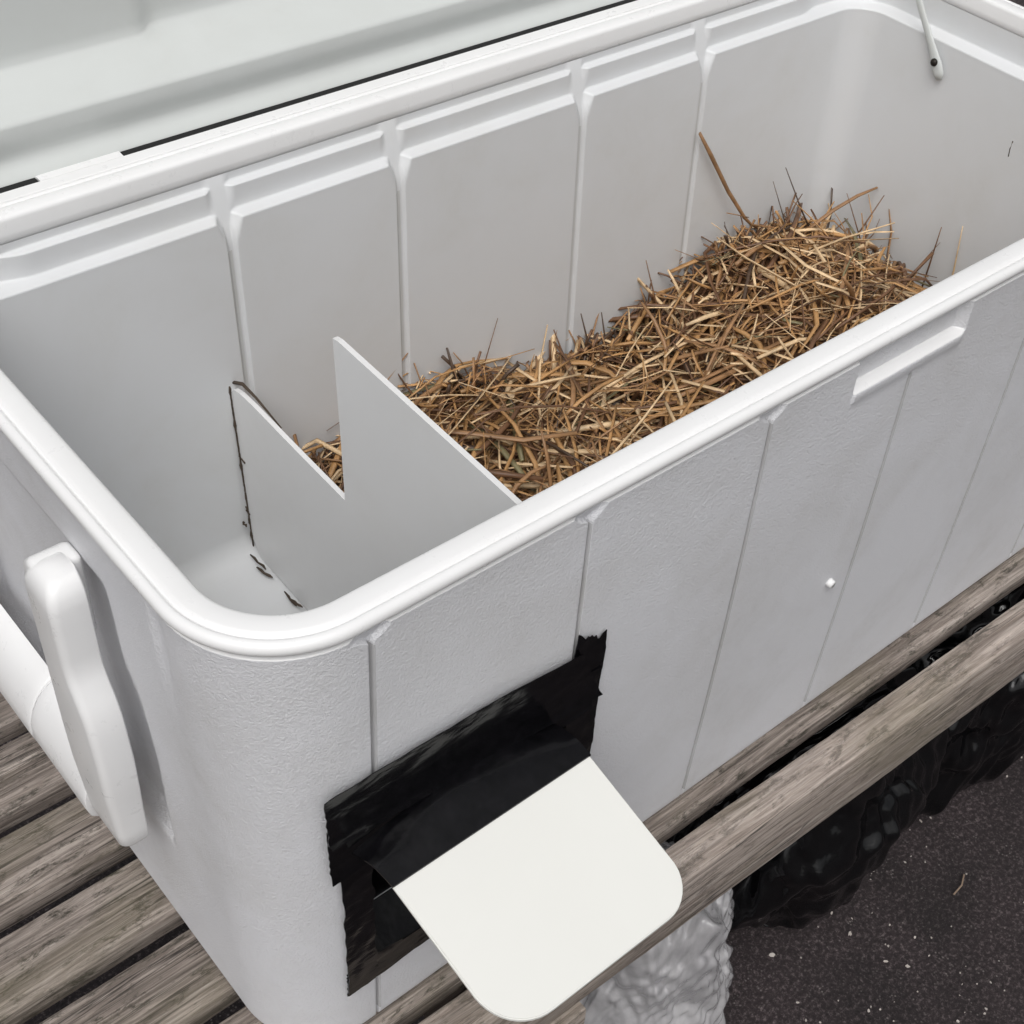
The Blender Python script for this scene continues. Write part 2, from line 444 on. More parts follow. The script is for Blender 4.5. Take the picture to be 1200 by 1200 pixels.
# door tunnel lined in black tape ------------------------------------
def box_tunnel():
    x0, x1, z0, z1 = HX0 - 0.0015, HX1 + 0.0015, HZ0 - 0.0015, HZ1 + 0.0015
    bm = bmesh.new()
    prof_y = [0.0085, 0.020, 0.046, 0.074]
    rings = []
    for y in prof_y:
        rings.append([bm.verts.new(p) for p in ((x0, y, z0), (x1, y, z0), (x1, y, z1), (x0, y, z1))])
    for a, b in zip(rings, rings[1:]):
        for k in range(4): bm.faces.new((a[k], a[(k + 1) % 4], b[(k + 1) % 4], b[k]))
    # upright flange at the inner end, added to hide the lit floor and keep the opening dark
    y = 0.074
    f = [bm.verts.new(p) for p in ((x0, y, z0), (x1, y, z0), (x1, y, -0.295), (x0, y, -0.295))]
    bm.faces.new(f)
    bmesh.ops.remove_doubles(bm, verts=bm.verts, dist=1e-5)
    bmesh.ops.subdivide_edges(bm, edges=bm.edges[:], cuts=7, use_grid_fill=True)
    for v in bm.verts:
        n = noise.noise_vector(v.co * 55) * 0.0012
        v.co += Vector((n.x, 0, n.z)) if 0.0086 < v.co.y else Vector((0, 0, 0))
    bmesh.ops.solidify(bm, geom=bm.faces[:], thickness=0.0012)
    me = bpy.data.meshes.new('door_tunnel'); bm.to_mesh(me); bm.free(); return me
link('door_tunnel', box_tunnel(), M['tape'], cooler)

# tape round the opening ----------------------------------------------
def wall_y(x, z):
    y = 0.0030 + 0.0205 * (-z) - 0.0030 * math.sin(math.pi * (-z / H)) * math.sin(math.pi * x / L)
    return y
def tape_strip(corner, layer, nx=40, nz=14, seed=0, rag=(0, 0, 0, 0), bow=0.0):
    """corner: (x,z) lower-left, lower-right, upper-right, upper-left; rag: raggedness of bottom,right,top,left"""
    A, B, Cc, D = [Vector((c[0], c[1])) for c in corner]
    vs, fs = [], []
    for sidek in (0, 1):
        for j in range(nz + 1):
            for i in range(nx + 1):
                u, v = i / nx, j / nz
                p = (A * (1 - u) + B * u) * (1 - v) + (D * (1 - u) + Cc * u) * v
                if j == 0: p.y += rag[0] * noise.noise(Vector((u * 14, seed, 1.3)))
                if j == nz: p.y += rag[2] * (1.6 * noise.noise(Vector((u * 6, seed, 4.3))) + (0.7 if int(u * 4.2 + seed) % 2 else -0.5))
                if i == 0: p.x += rag[3] * noise.noise(Vector((v * 12, seed, 7.3)))
                if i == nx: p.x += rag[1] * noise.noise(Vector((v * 12, seed, 9.3)))
                p.y += bow * math.sin(math.pi * u) * v
                w = 0.0006 * noise.noise(Vector((p.x * 70, p.y * 110, seed))) + 0.0004 * noise.noise(Vector((p.x * 190, p.y * 190, seed + 3)))
                w += 0.0022 * math.exp(-v * nz * 0.9) if layer > 2.5 else 0
                y = wall_y(p.x, p.y) - 0.0011 * layer - max(-0.0003, w) - (0.0006 if sidek == 0 else 0.0)
                vs.append((p.x, y, p.y))
    n1 = (nx + 1) * (nz + 1)
    for j in range(nz):
        for i in range(nx):
            a = j * (nx + 1) + i
            fs.append((a, a + 1, a + nx + 2, a + nx + 1)); fs.append((n1 + a + nx + 1, n1 + a + nx + 2, n1 + a + 1, n1 + a))
    ring = [i for i in range(nx + 1)] + [j * (nx + 1) + nx for j in range(1, nz + 1)] + [nz * (nx + 1) + i for i in range(nx - 1, -1, -1)] + [j * (nx + 1) for j in range(nz - 1, 0, -1)]
    for a, b in zip(ring, ring[1:] + ring[:1]): fs.append((b, a, n1 + a, n1 + b))
    me = mesh_of('tape_strip', vs, fs); fix_normals(me); sharp(me, 60)
    return link('tape_strip', me, M['tape'], cooler)
tape_strip([(0.0555, -0.363), (0.252, -0.363), (0.252, -0.338), (0.0555, -0.336)], 1.0, seed=1, rag=(0.002, .001, .003, .001))
tape_strip([(0.056, -0.362), (0.078, -0.362), (0.076, -0.19), (0.0535, -0.19)], 2.0, 12, 40, seed=2, rag=(0, .004, 0, .0015))
tape_strip([(0.226, -0.362), (0.2555, -0.362), (0.2535, -0.118 - .012), (0.2275, -0.118)], 2.0, 14, 50, seed=3, rag=(0, .0015, .0042, .002))
tape_strip([(0.0465, -0.212), (0.246, -0.196), (0.252, -0.160), (0.0455, -0.157)], 3.0, seed=4, rag=(.001, .001, .0005, .001))
tape_strip([(0.046, -0.172), (0.2525, -0.186), (0.2325, -0.1335), (0.0438, -0.1275)], 4.2, seed=5, rag=(.0012, .0012, .0004, .0012), bow=0.004)

# flap door --------------------------------------------------------------
FY1, FZ1, FY2, FZ2 = -0.031, -0.189, -0.1325, -0.2272
def flap():
    x0, x1 = 0.0655, 0.2155; r = 0.024
    pts = [(x0, 0.0), (x1, 0.0)]
    xb0, xb1 = x0 + 0.003, x1 + 0.003
    for i in range(9):
        a = math.pi / 2 * i / 8; pts.append((xb1 - r + r * math.cos(a), 1.0 - (r / 0.112) * (1 - math.sin(a))))
    r = 0.035
    for i in range(13):
        a = math.pi / 2 * i / 12; pts.append((xb0 + r - r * math.sin(a), 1.0 - (r / 0.109) * (1 - math.cos(a))))
    def ax(a, b, t):
        sag = 0.004 * math.sin(math.pi * b) + 0.0015 * math.sin(math.pi * (a - 0.065) / 0.15)
        return (a, FY1 + (FY2 - FY1) * b, FZ1 + (FZ2 - FZ1) * b + t + sag)
    me = prism('door_flap', pts, ax, -0.003, 0.0, 0.0)
    bm = bmesh.new(); bm.from_mesh(me)
    bmesh.ops.bevel(bm, geom=[e for e in bm.edges if e.calc_face_angle(0) > 0.9 ], offset=0.0006, segments=2, affect='EDGES')
    bm.to_mesh(me); bm.free(); sharp(me, 30)
    return me
fl = link('door_flap', flap(), M['sheet'], cooler)
def hinge():                       # black tape that hinges the flap, buckled upwards
    vs, fs = [], []; nx, ny = 44, 16
    for j in range(ny + 1):
        for i in range(nx + 1):
            u, v = i / nx, j / ny
            x = 0.0600 + (0.2135 - 0.0600) * u; x2 = 0.0650 + 0.151 * u
            xx = x * (1 - v) + x2 * v
            y = 0.0005 + (FY1 - 0.0018 - 0.0005) * v
            z = -0.1885 * (1 - v) + (FZ1 + 0.0010) * v
            z += 0.0125 * math.sin(math.pi * u) ** 0.8 * (1 - v) ** 1.3 + 0.004 * math.sin(math.pi * v)
            z += 0.0010 * noise.noise(Vector((u * 5, v * 3, 2))) * (1 - v)
            vs.append((xx, y, z))
    n1 = len(vs); vs += [(a, b, c - 0.0013) for a, b, c in vs]
    for j in range(ny):
        for i in range(nx):
            a = j * (nx + 1) + i
            fs.append((a, a + 1, a + nx + 2, a + nx + 1)); fs.append((n1 + a + nx + 1, n1 + a + nx + 2, n1 + a + 1, n1 + a))
    ring = [i for i in range(nx + 1)] + [j * (nx + 1) + nx for j in range(1, ny + 1)] + [ny * (nx + 1) + i for i in range(nx - 1, -1, -1)] + [j * (nx + 1) for j in range(ny - 1, 0, -1)]
    for a, b in zip(ring, ring[1:] + ring[:1]): fs.append((b, a, n1 + a, n1 + b))
    # back leaf that runs up the wall behind the buckle
    me = mesh_of('hinge_tape', vs, fs); fix_normals(me); sharp(me, 50); return me
link('hinge_tape', hinge(), M['tape'], fl)

# divider ------------------------------------------------------------------
poly = [(0.0400, -0.0415), (0.2480, -0.0425), (0.2540, -0.0440), (0.2505, -0.120), (0.2485, -0.1865), (0.316, -0.1870), (0.38, -0.1865), (0.400, -0.1875), (0.410, -0.190), (0.4165, -0.196), (0.4130, -0.300), (0.4105, -0.345), (0.394, -0.3655), (0.055, -0.3655), (0.046, -0.340)]
me = prism('divider', poly, lambda y, z, t: (0.2195 + 0.03 * y + t, y, z), -0.0022, 0.0018)
bm = bmesh.new(); bm.from_mesh(me)
bmesh.ops.bevel(bm, geom=[e for e in bm.edges if abs(e.verts[0].co.x - e.verts[1].co.x) < 0.0035 or True and len(e.link_faces) == 2 and e.calc_face_angle(0) > 0.9], offset=0.0005, segments=2, affect='EDGES') if False else None
bm.to_mesh(me); bm.free()
link('divider', me, M['divider'], cooler, smooth=False)

vs, fs = [], []  # dark strand paints the shaded gap at the divider's back edge, with smudges
pts = []; rad = []
for q in range(60):
    zz = -0.190 - 0.176 * q / 59
    pts.append(Vector((0.2290 + 0.0004 * noise.noise(Vector((q * 0.7, 0, 0))), 0.4160 - 0.0105 * (q / 59) , zz)))
    rad.append(0.0007 + 0.0014 * max(0, noise.noise(Vector((q * 0.35, 5, 0)))))
tube(vs, fs, pts, rad, 6)
for zz, l in ((-0.262, 0.010), (-0.318, 0.006), (-0.322, 0.008)):
    tube(vs, fs, [Vector((0.2296, 0.414, zz)), Vector((0.2290, 0.414 - l, zz - 0.001))], 0.0008, 5)
tube(vs, fs, [Vector((0.2328, 0.4185, -0.1890)), Vector((0.2350, 0.405, -0.1835)), Vector((0.2352, 0.385, -0.1850)), Vector((0.2350, 0.350, -0.1915))], [0.0014, 0.0016, 0.0012, 0.0006], 6)  # brown strand painting the shadow behind the divider's low edge
me = mesh_of('seam_shade', vs, fs); fix_normals(me); link('seam_shade', me, M['dirt'], cooler)

# lid, folded back on its hinge -----------------------------------------------
lid_prof = [(0.4775, -0.0110), (0.4778, -0.0050), (0.4800, -0.0012), (0.4862, 0.0018), (0.4908, 0.0050), (0.4918, 0.0092), (0.4902, 0.0145),  # cove up to the dark crease
            (0.4880, 0.0200), (0.4874, 0.0225), (0.4852, 0.0330), (0.4862, 0.0352), (0.4890, 0.0364),              # upright seal bead
            (0.4960, 0.0385), (0.5080, 0.0430), (0.5230, 0.0490), (0.5340, 0.0540),                                 # flange
            (0.5365, 0.0575), (0.5370, 0.0650), (0.5400, 0.1300), (0.5430, 0.2500), (0.5460, 0.3600), (0.5475, 0.3740),
            (0.5400, 0.3860), (0.5480, 0.4200), (0.5530, 0.4400), (0.5650, 0.4600), (0.5850, 0.4580), (0.5950, 0.4400),
            (0.5750, 0.1000), (0.5600, 0.0200), (0.5500, -0.0040), (0.5200, -0.0080), (0.4700, -0.0050)]
def lid():
    vs, fs = [], []
    n = len(lid_prof)
    xs = [0.0, 0.002, 0.006, 0.012] + [0.02 + (L - 0.04) * i / 160 for i in range(161)] + [L - 0.012, L - 0.006, L - 0.002, L]
    for x in xs:
        e = min(x, L - x); k = sstep(0, 0.02, e)
        for q, (y, z) in enumerate(lid_prof):
            cy, cz = 0.535, 0.2
            yy, zz = cy + (y - cy) * (0.82 + 0.18 * k), cz + (z - cz) * (0.97 + 0.03 * k)
            if q in (16, 17) :                                   # moulded notch in the upper edge of the flange
                m = 1 - sstep(0.250, 0.262, x)
                zz -= 0.004 * m; yy -= 0.006 * m
            if q in (14, 15):
                m = 1 - sstep(0.250, 0.262, x); zz -= 0.003 * m; yy -= 0.006 * m
            vs.append((x, yy, zz))
    for i in range(len(xs) - 1):
        for k in range(n):
            a, b = i * n + k, i * n + (k + 1) % n
            fs.append((a, b, b + n, a + n))
    fs.append(tuple(range(n))[::-1]); fs.append(tuple((len(xs) - 1) * n + k for k in range(n)))
    me = mesh_of('lid', vs, fs); fix_normals(me); sharp(me, 55); return me
ld = link('lid', lid(), M['lid'], cooler)
# black strips paint the shade in the hinge gap, broken by the hinge knuckle
def strip(x0, x1, y0, y1, z0, z1):
    return prism('x', [(x0, z0), (x1, z0), (x1, z1), (x0, z1)], lambda a, b, t: (a, t, b), y0, y1)
for i, (a, b) in enumerate(((0.0, 0.1325), (0.157, 0.171), (0.197, 0.700), (0.760, L - 0.02))):
    link('hinge_gap_shade', strip(a, b, 0.4699, 0.4768, -0.030, -0.0016), M['gap_shade'], cooler, smooth=False)
link('hinge_knuckle', prism('hinge_knuckle', [(0.4701, -0.012), (0.4701, -0.0014), (0.4774, -0.0010), (0.4774, -0.012)], lambda a, b, t: (t, a, b), 0.1335, 0.196), M['rim'], cooler, smooth=False)
link('hinge_ledge', prism('hinge_ledge', [(0.4520, -0.0200), (0.4520, -0.0026), (0.4590, -0.0009), (0.4690, -0.0009), (0.4698, -0.0020), (0.4698, -0.0200)], lambda a, b, t: (t, a, b), 0.012, L - 0.012), M['rim'], cooler, smooth=False)

# lid strap --------------------------------------------------------------
def strap():
    vs, fs = [], []
    pts = [(0.9600, 0.3075, -0.080), (0.9600, 0.3105, -0.0745), (0.9600, 0.3155, -0.066), (0.9605, 0.3275, -0.050), (0.962, 0.352, -0.020), (0.966, 0.382, 0.025), (0.969, 0.415, 0.075), (0.969, 0.46, 0.15), (0.967, 0.515, 0.25)]
    tube(vs, fs, pts, [0.0035, 0.0062, 0.0062, 0.0040, 0.0036, 0.0036, 0.0036, 0.0036, 0.0036], 12, 0.45, up=Vector((1, 0, 0)))
    me = mesh_of('lid_strap', vs, fs); fix_normals(me); return me
st = link('lid_strap', strap(), M['lid'], cooler)
vs, fs = [], []
tube(vs, fs, [(0.9545, 0.3165, -0.0640), (0.9565, 0.3165, -0.0645), (0.965, 0.317, -0.067)], [0.0022, 0.0038, 0.0038], 14)
me = mesh_of('screw', vs, fs); fix_normals(me); link('screw', me, M['hole'], st)
vs, fs = [], []
tube(vs, fs, [(0.9645, 0.2145, -0.104), (0.9643, 0.2148, -0.112), (0.9640, 0.2140, -0.120)], 0.0009, 6)
me = mesh_of('scratch_mark', vs, fs); fix_normals(me); link('wall_nick', me, M['dirt'], cooler)
vs, fs = [], []
tube(vs, fs, [(0.5015, 0.0010, -0.2435), (0.5015, 0.0060, -0.2435)], [0.0032, 0.0042], 16)
me = mesh_of('wall_plug', vs, fs); fix_normals(me); link('wall_plug', me, M['rim'], cooler)

# handle ------------------------------------------------------------------
hd_mesh_parts = []
def arm(y0, y1, flip=1):
    """one swinging arm: outline of its front face in (y,z), extruded across x"""
    def fy(z):                     # front face
        if z > -0.105: return 0.0065 * (sstep(-0.105, -0.085, z)) + 0.0
        return 0.0
    bm = bmesh.new(); rows = []
    zs = [-0.046, -0.0475, -0.0505, -0.056, -0.064, -0.075, -0.09, -0.103, -0.113, -0.124, -0.136, -0.150, -0.165, -0.19, -0.22, -0.245, -0.262, -0.274, -0.281, -0.284]
    for z in zs:
        top = math.sqrt(max(0.0, 1 - max(0, (z + 0.062) / 0.0165) ** 2)) if z > -0.062 else 1
        bot = math.sqrt(max(0.0, 1 - max(0, (-0.268 - z) / 0.0165) ** 2)) if z < -0.268 else 1
        k = min(top, bot)
        xo = -0.0265 + 0.003 * (1 - sstep(-0.28, -0.20, z))
        xo = -0.004 + (xo + 0.004) * (0.55 + 0.45 * k)
        ya = y0 + (0.012 if True else 0) * sstep(-0.150, -0.112, z) - 0.004 * math.sin(math.pi * sstep(-0.26, -0.13, z)) + (1 - k) * 0.012
        yb = y1 + 0.002 - (1 - k) * 0.012
        r = 0.0055
        ring = []
        for cx, cy, a0 in ((xo + r, ya + r, math.pi), (-0.0035 - r * 0.4, ya + r, 1.5 * math.pi), (-0.0035 - r * 0.4, yb - r, 0), (xo + r, yb - r, 0.5 * math.pi)):
            rr = r if cx < -0.006 or True else r
            for q in range(6):
                a = a0 + math.pi / 2 * q / 5
                sx = r if a0 in (math.pi, 0.5 * math.pi) else r * 0.4
                ring.append((cx + sx * math.cos(a), cy + r * math.sin(a), z))
        rows.append([bm.verts.new((p[0], p[1] if flip > 0 else W - p[1], p[2])) for p in ring])
    for a, b in zip(rows, rows[1:]):
        n = len(a)
        for k in range(n): bm.faces.new((a[k], a[(k + 1) % n], b[(k + 1) % n], b[k]))
    bm.faces.new(rows[0]); bm.faces.new(rows[-1][::-1])
    bmesh.ops.recalc_face_normals(bm, faces=bm.faces)
    me = bpy.data.meshes.new('handle_arm'); bm.to_mesh(me); bm.free(); sharp(me, 50); return me
handle = link('handle', arm(0.1395, 0.185), M['rim'], cooler)
link('handle_arm', arm(0.372 - 0.0, 0.412), M['rim'], handle)
def grip(y0, y1, k, name, mat):
    pr = [(-0.0015, -0.233), (-0.0045, -0.2335), (-0.0100, -0.2365), (-0.0165, -0.2435), (-0.0225, -0.254), (-0.0262, -0.266), (-0.0268, -0.278), (-0.0245, -0.288), (-0.0190, -0.2935), (-0.0100, -0.2945), (-0.0025, -0.292)]
    cx, cz = -0.013, -0.264
    vs, fs = [], []; n = len(pr)
    ys = [y0, y0 + 0.0008, y0 + 0.002] + [y0 + 0.002 + (y1 - y0 - 0.004) * i / 12 for i in range(1, 12)] + [y1 - 0.002, y1 - 0.0008, y1]
    for i, y in enumerate(ys):
        e = min(i, len(ys) - 1 - i); s = k * (0.94 if e == 0 else 0.98 if e == 1 else 1.0)
        for a, b in pr: vs.append((min(-0.0015, cx + (a - cx) * s), y, cz + (b - cz) * s))
    for i in range(len(ys) - 1):
        for q in range(n):
            a, b = i * n + q, i * n + (q + 1) % n
            fs.append((a, b, b + n, a + n))
    fs.append(tuple(range(n))); fs.append(tuple((len(ys) - 1) * n + q for q in range(n)))
    me = mesh_of(name, vs, fs); fix_normals(me); sharp(me, 50)
    return link(name, me, mat, handle)
grip(0.184, 0.262, 0.97, 'handle_collar', M['rim'])
grip(0.2625, 0.374, 1.0, 'grip', M['rim'])
# mount behind the arm's top
me = prism('handle_mount', [(0.170, -0.047), (0.186, -0.047), (0.195, -0.056), (0.195, -0.100), (0.188, -0.110), (0.170, -0.110)], lambda a, b, t: (t, a, b), -0.0225, 0.004, 0.004)
link('handle_mount', me, M['rim'], cooler)
me = prism('handle_mount', [(0.375, -0.043), (0.405, -0.043), (0.415, -0.055), (0.415, -0.115), (0.405, -0.125), (0.375, -0.125)], lambda a, b, t: (t, a, b), -0.026, 0.004, 0.004)
link('handle_mount', me, M['rim'], cooler)

# ------------------------------------------------------------------ straw
def straw_h(x, y):
    """height of the bed (z relative to rim)"""
    h = -0.300 + 0.018 * noise.noise(Vector((x * 9, y * 9, 0.3)))
    def bumpf(cx, cy, sx, sy, a): return a * math.exp(-((x - cx) / sx) ** 2 - ((y - cy) / sy) ** 2)
    h += bumpf(0.86, 0.30, 0.10, 0.13, 0.050) + bumpf(0.42, 0.40, 0.09, 0.07, 0.036) + bumpf(0.55, 0.12, 0.2, 0.1, 0.015)
    h += bumpf(0.74, 0.30, 0.12, 0.14, 0.02) - bumpf(0.33, 0.12, 0.12, 0.12, 0.022) - bumpf(0.62, 0.42, 0.09, 0.10, 0.022)
    h -= 0.05 * sstep(0.92, 0.965, x)
    h -= 0.06 * (1 - sstep(0.235, 0.30, x)) * sstep(0.2, 0.3, y)
    return h
X0, X1, Y0, Y1 = 0.238, 0.955, 0.05, 0.412
def add_straw(vs, fs, mi, pts, r, m, flat):
    n0 = len(fs); tube(vs, fs, pts, r, 5, flat, up=Vector((random.uniform(-1, 1), random.uniform(-1, 1), 1)).normalized()); mi += [m] * (len(fs) - n0)
def inside(p, x0=None):
    lo = (x0 if x0 else 0.2215 + 0.03 * p.y + 0.004)
    return Vector((min(max(p.x, lo), 0.9585), min(max(p.y, 0.05), 0.4165), max(p.z, -0.364)))
def straw_bed():
    vs, fs, mi = [], [], []
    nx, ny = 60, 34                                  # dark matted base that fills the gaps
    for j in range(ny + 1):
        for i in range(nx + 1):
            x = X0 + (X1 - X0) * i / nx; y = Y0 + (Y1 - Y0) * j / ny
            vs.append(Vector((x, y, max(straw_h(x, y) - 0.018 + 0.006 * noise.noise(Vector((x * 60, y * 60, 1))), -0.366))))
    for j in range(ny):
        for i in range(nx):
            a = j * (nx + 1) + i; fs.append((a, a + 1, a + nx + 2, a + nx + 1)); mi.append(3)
    rnd = random.Random(3)
    wts = [0] * 13 + [1] * 10 + [2] * 8 + [3] * 5 + [4] * 1 + [5]
    for i in range(3700):
        x = rnd.uniform(X0, X1 + 0.0); y = rnd.uniform(Y0, Y1)
        depth = rnd.random() ** 1.2 * 0.034
        l = rnd.uniform(0.02, 0.13) if rnd.random() < 0.70 else rnd.uniform(0.12, 0.25)
        az = rnd.uniform(0, 2 * math.pi)
        if rnd.random() < 0.45: az = rnd.gauss(0.35, 0.6)
        pitch = rnd.gauss(0.05, 0.28)
        if rnd.random() < 0.07: pitch = rnd.uniform(0.4, 1.1); l = min(l, 0.07)
        c = Vector((x, y, straw_h(x, y) - depth + 0.004))
        d = Vector((math.cos(az) * math.cos(pitch), math.sin(az) * math.cos(pitch), math.sin(pitch)))
        side = Vector((-math.sin(az), math.cos(az), 0)); k = rnd.gauss(0, 0.10) * l; k2 = rnd.gauss(0, 0.05) * l
        kink = rnd.random() < 0.2; kk = rnd.uniform(-0.3, 0.3) * l
        pts = []
        for q in range(6):
            t = q / 5 - 0.5
            p = c + d * l * t + side * (k * (1 - 4 * t * t)) + Vector((0, 0, k2 * (1 - 4 * t * t)))
            if kink and t > 0.1: p += side * kk * (t - 0.1) * 2
            hh = straw_h(p.x, p.y)
            if p.z > hh + 0.010 and abs(pitch) < 0.4: p.z = hh + 0.010 + (p.z - hh - 0.010) * 0.35
            pts.append(inside(p))
        r = rnd.choice((0.0008, 0.0011, 0.0014, 0.0018, 0.0023, 0.0030))
        m = rnd.choice(wts)
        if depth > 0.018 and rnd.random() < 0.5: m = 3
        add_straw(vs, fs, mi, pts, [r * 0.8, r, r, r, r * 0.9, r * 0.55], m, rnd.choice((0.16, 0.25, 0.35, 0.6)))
    for i in range(1500):
        x = rnd.uniform(X0, X1); y = rnd.uniform(Y0, Y1); az = rnd.uniform(0, 6.28); l = rnd.uniform(0.003, 0.012)
        p = Vector((x, y, straw_h(x, y) + rnd.uniform(-0.01, 0.006))); dv = Vector((math.cos(az), math.sin(az), rnd.uniform(-0.5, 0.5))) * l
        add_straw(vs, fs, mi, [inside(p), inside(p + dv * 0.5), inside(p + dv)], rnd.uniform(0.0004, 0.0014), rnd.choice(wts), 0.3)
    # upright stalks standing out of the bed
    up = [((0.905, 0.36, -0.25), (0.868, 0.40, -0.190), 4, 0.0012), ((0.875, 0.37, -0.25), (0.858, 0.405, -0.205), 4, 0.0010),
          ((0.955, 0.26, -0.27), (0.951, 0.255, -0.215), 3, 0.0013), ((0.945, 0.28, -0.27), (0.957, 0.255, -0.235), 3, 0.0008), ((0.95, 0.225, -0.27), (0.956, 0.235, -0.205), 1, 0.0010),
          ((0.93, 0.31, -0.26), (0.905, 0.345, -0.205), 3, 0.0009), ((0.47, 0.40, -0.28), (0.500, 0.41, -0.232), 3, 0.0007),
          ((0.45, 0.39, -0.28), (0.438, 0.405, -0.236), 4, 0.0022), ((0.61, 0.39, -0.31), (0.600, 0.405, -0.265), 4, 0.0012),
          ((0.58, 0.385, -0.31), (0.566, 0.405, -0.270), 3, 0.0016), ((0.70, 0.38, -0.29), (0.682, 0.405, -0.235), 3, 0.0010), ((0.64, 0.39, -0.31), (0.628, 0.405, -0.275), 4, 0.0014),
          ((0.80, 0.37, -0.27), (0.785, 0.40, -0.225), 4, 0.0010), ((0.83, 0.38, -0.26), (0.815, 0.405, -0.23), 3, 0.0014), ((0.90, 0.33, -0.24), (0.935, 0.32, -0.205), 3, 0.0010)]
    for a, b, m, r in up:
        a, b = Vector(a) - Vector((0, 0, 0.035)), Vector(b); mid = (a + b) / 2 + Vector((random.uniform(-.004, .004), 0, 0))
        add_straw(vs, fs, mi, [a, mid, b], [r, r, r * 0.5], m, 0.7)
    # clumps of darker stalks against the back wall
    for cx in (0.445, 0.59, 0.615, 0.70, 0.80, 0.87):
        for i in range(26):
            a = Vector((cx + rnd.gauss(0, 0.018), 0.395 + rnd.uniform(-0.02, 0.012), straw_h(cx, 0.39) - 0.01))
            b = a + Vector((rnd.gauss(0, 0.02), rnd.uniform(-0.01, 0.015), rnd.uniform(0.01, 0.038)))
            add_straw(vs, fs, mi, [a, (a + b) / 2 + Vector((0, 0, 0.004)), inside(b)], rnd.uniform(0.0008, 0.0020), rnd.choice((3, 3, 4, 2, 2, 0)), 0.5)
    # low drift against the divider, behind the bedroom door
    for i in range(110):
        a = Vector((0.236 + rnd.uniform(0, 0.05), rnd.uniform(0.25, 0.40), -0.355 + rnd.uniform(0, 0.075)))
        az = rnd.uniform(0, 6.28); l = rnd.uniform(0.03, 0.07)
        b = a + Vector((math.cos(az) * l, math.sin(az) * l, rnd.uniform(-0.01, 0.02)))
        add_straw(vs, fs, mi, [inside(a), inside((a + b) / 2 + Vector((0, 0, 0.005))), inside(b)], rnd.uniform(0.0008, 0.0017), rnd.choice(wts), 0.5)
    me = mesh_of('straw_bedding', vs, fs, mi); return me
sb = link('straw_bedding', straw_bed(), STRAW, loc=(0, 0, ZO))
tag(sb, 'golden brown straw heaped loosely inside the white cooler behind the divider', 'straw', kind='stuff')
# single tall stalk leaning on the back wall
vs, fs, mi = [], [], []
add_straw(vs, fs, mi, [Vector((0.7415, 0.4120, -0.119)), Vector((0.760, 0.4085, -0.148)), Vector((0.789, 0.4045, -0.194)), Vector((0.8160, 0.4000, -0.231)), Vector((0.8240, 0.396, -0.240)), Vector((0.858, 0.388, -0.252)), Vector((0.885, 0.375, -0.262))], [0.0018, 0.0026, 0.0024, 0.0021, 0.0019, 0.0017, 0.0012], 0, 0.55)
add_straw(vs, fs, mi, [Vector((0.790, 0.403, -0.218)), Vector((0.808, 0.401, -0.226)), Vector((0.820, 0.398, -0.231))], 0.0009, 0, 0.6)
tag(link('straw_stalk', mesh_of('straw_stalk', vs, fs, mi), [STRAW[2]] , loc=(0, 0, ZO)), 'single long bent straw stalk leaning up against the cooler\'s back wall', 'straw stalk')
# dirt and bits on the mudroom floor
vs, fs, mi = [], [], []
for p0, p1, r in (((0.222, 0.40, -0.362), (0.223, 0.375, -0.361), 0.0012), ((0.219, 0.385, -0.364), (0.223, 0.366, -0.364), 0.0015), ((0.222, 0.345, -0.363), (0.221, 0.325, -0.363), 0.0012),
                  ((0.2215, 0.335, -0.363), (0.223, 0.318, -0.360), 0.0013), ((0.2245, 0.4125, -0.333), (0.2245, 0.406, -0.334), 0.0012), ((0.12, 0.375, -0.366), (0.135, 0.368, -0.366), 0.0016)):
    a, b = Vector(p0), Vector(p1); n0 = len(fs)
    pts = [a + (b - a) * q / 4 + noise.noise_vector(a * 40 + Vector((q, 0, 0))) * 0.0015 for q in range(5)]
    tube(vs, fs, pts, [r * 0.5, r, r * 0.8, r * 1.1, r * 0.4], 6, 0.6); mi += [0] * (len(fs) - n0)
tag(link('floor_dirt', mesh_of('floor_dirt', vs, fs, mi), M['dirt'], loc=(0, 0, ZO)), 'dark crumbs of dirt on the cooler floor at the foot of the divider', 'dirt', kind='stuff')

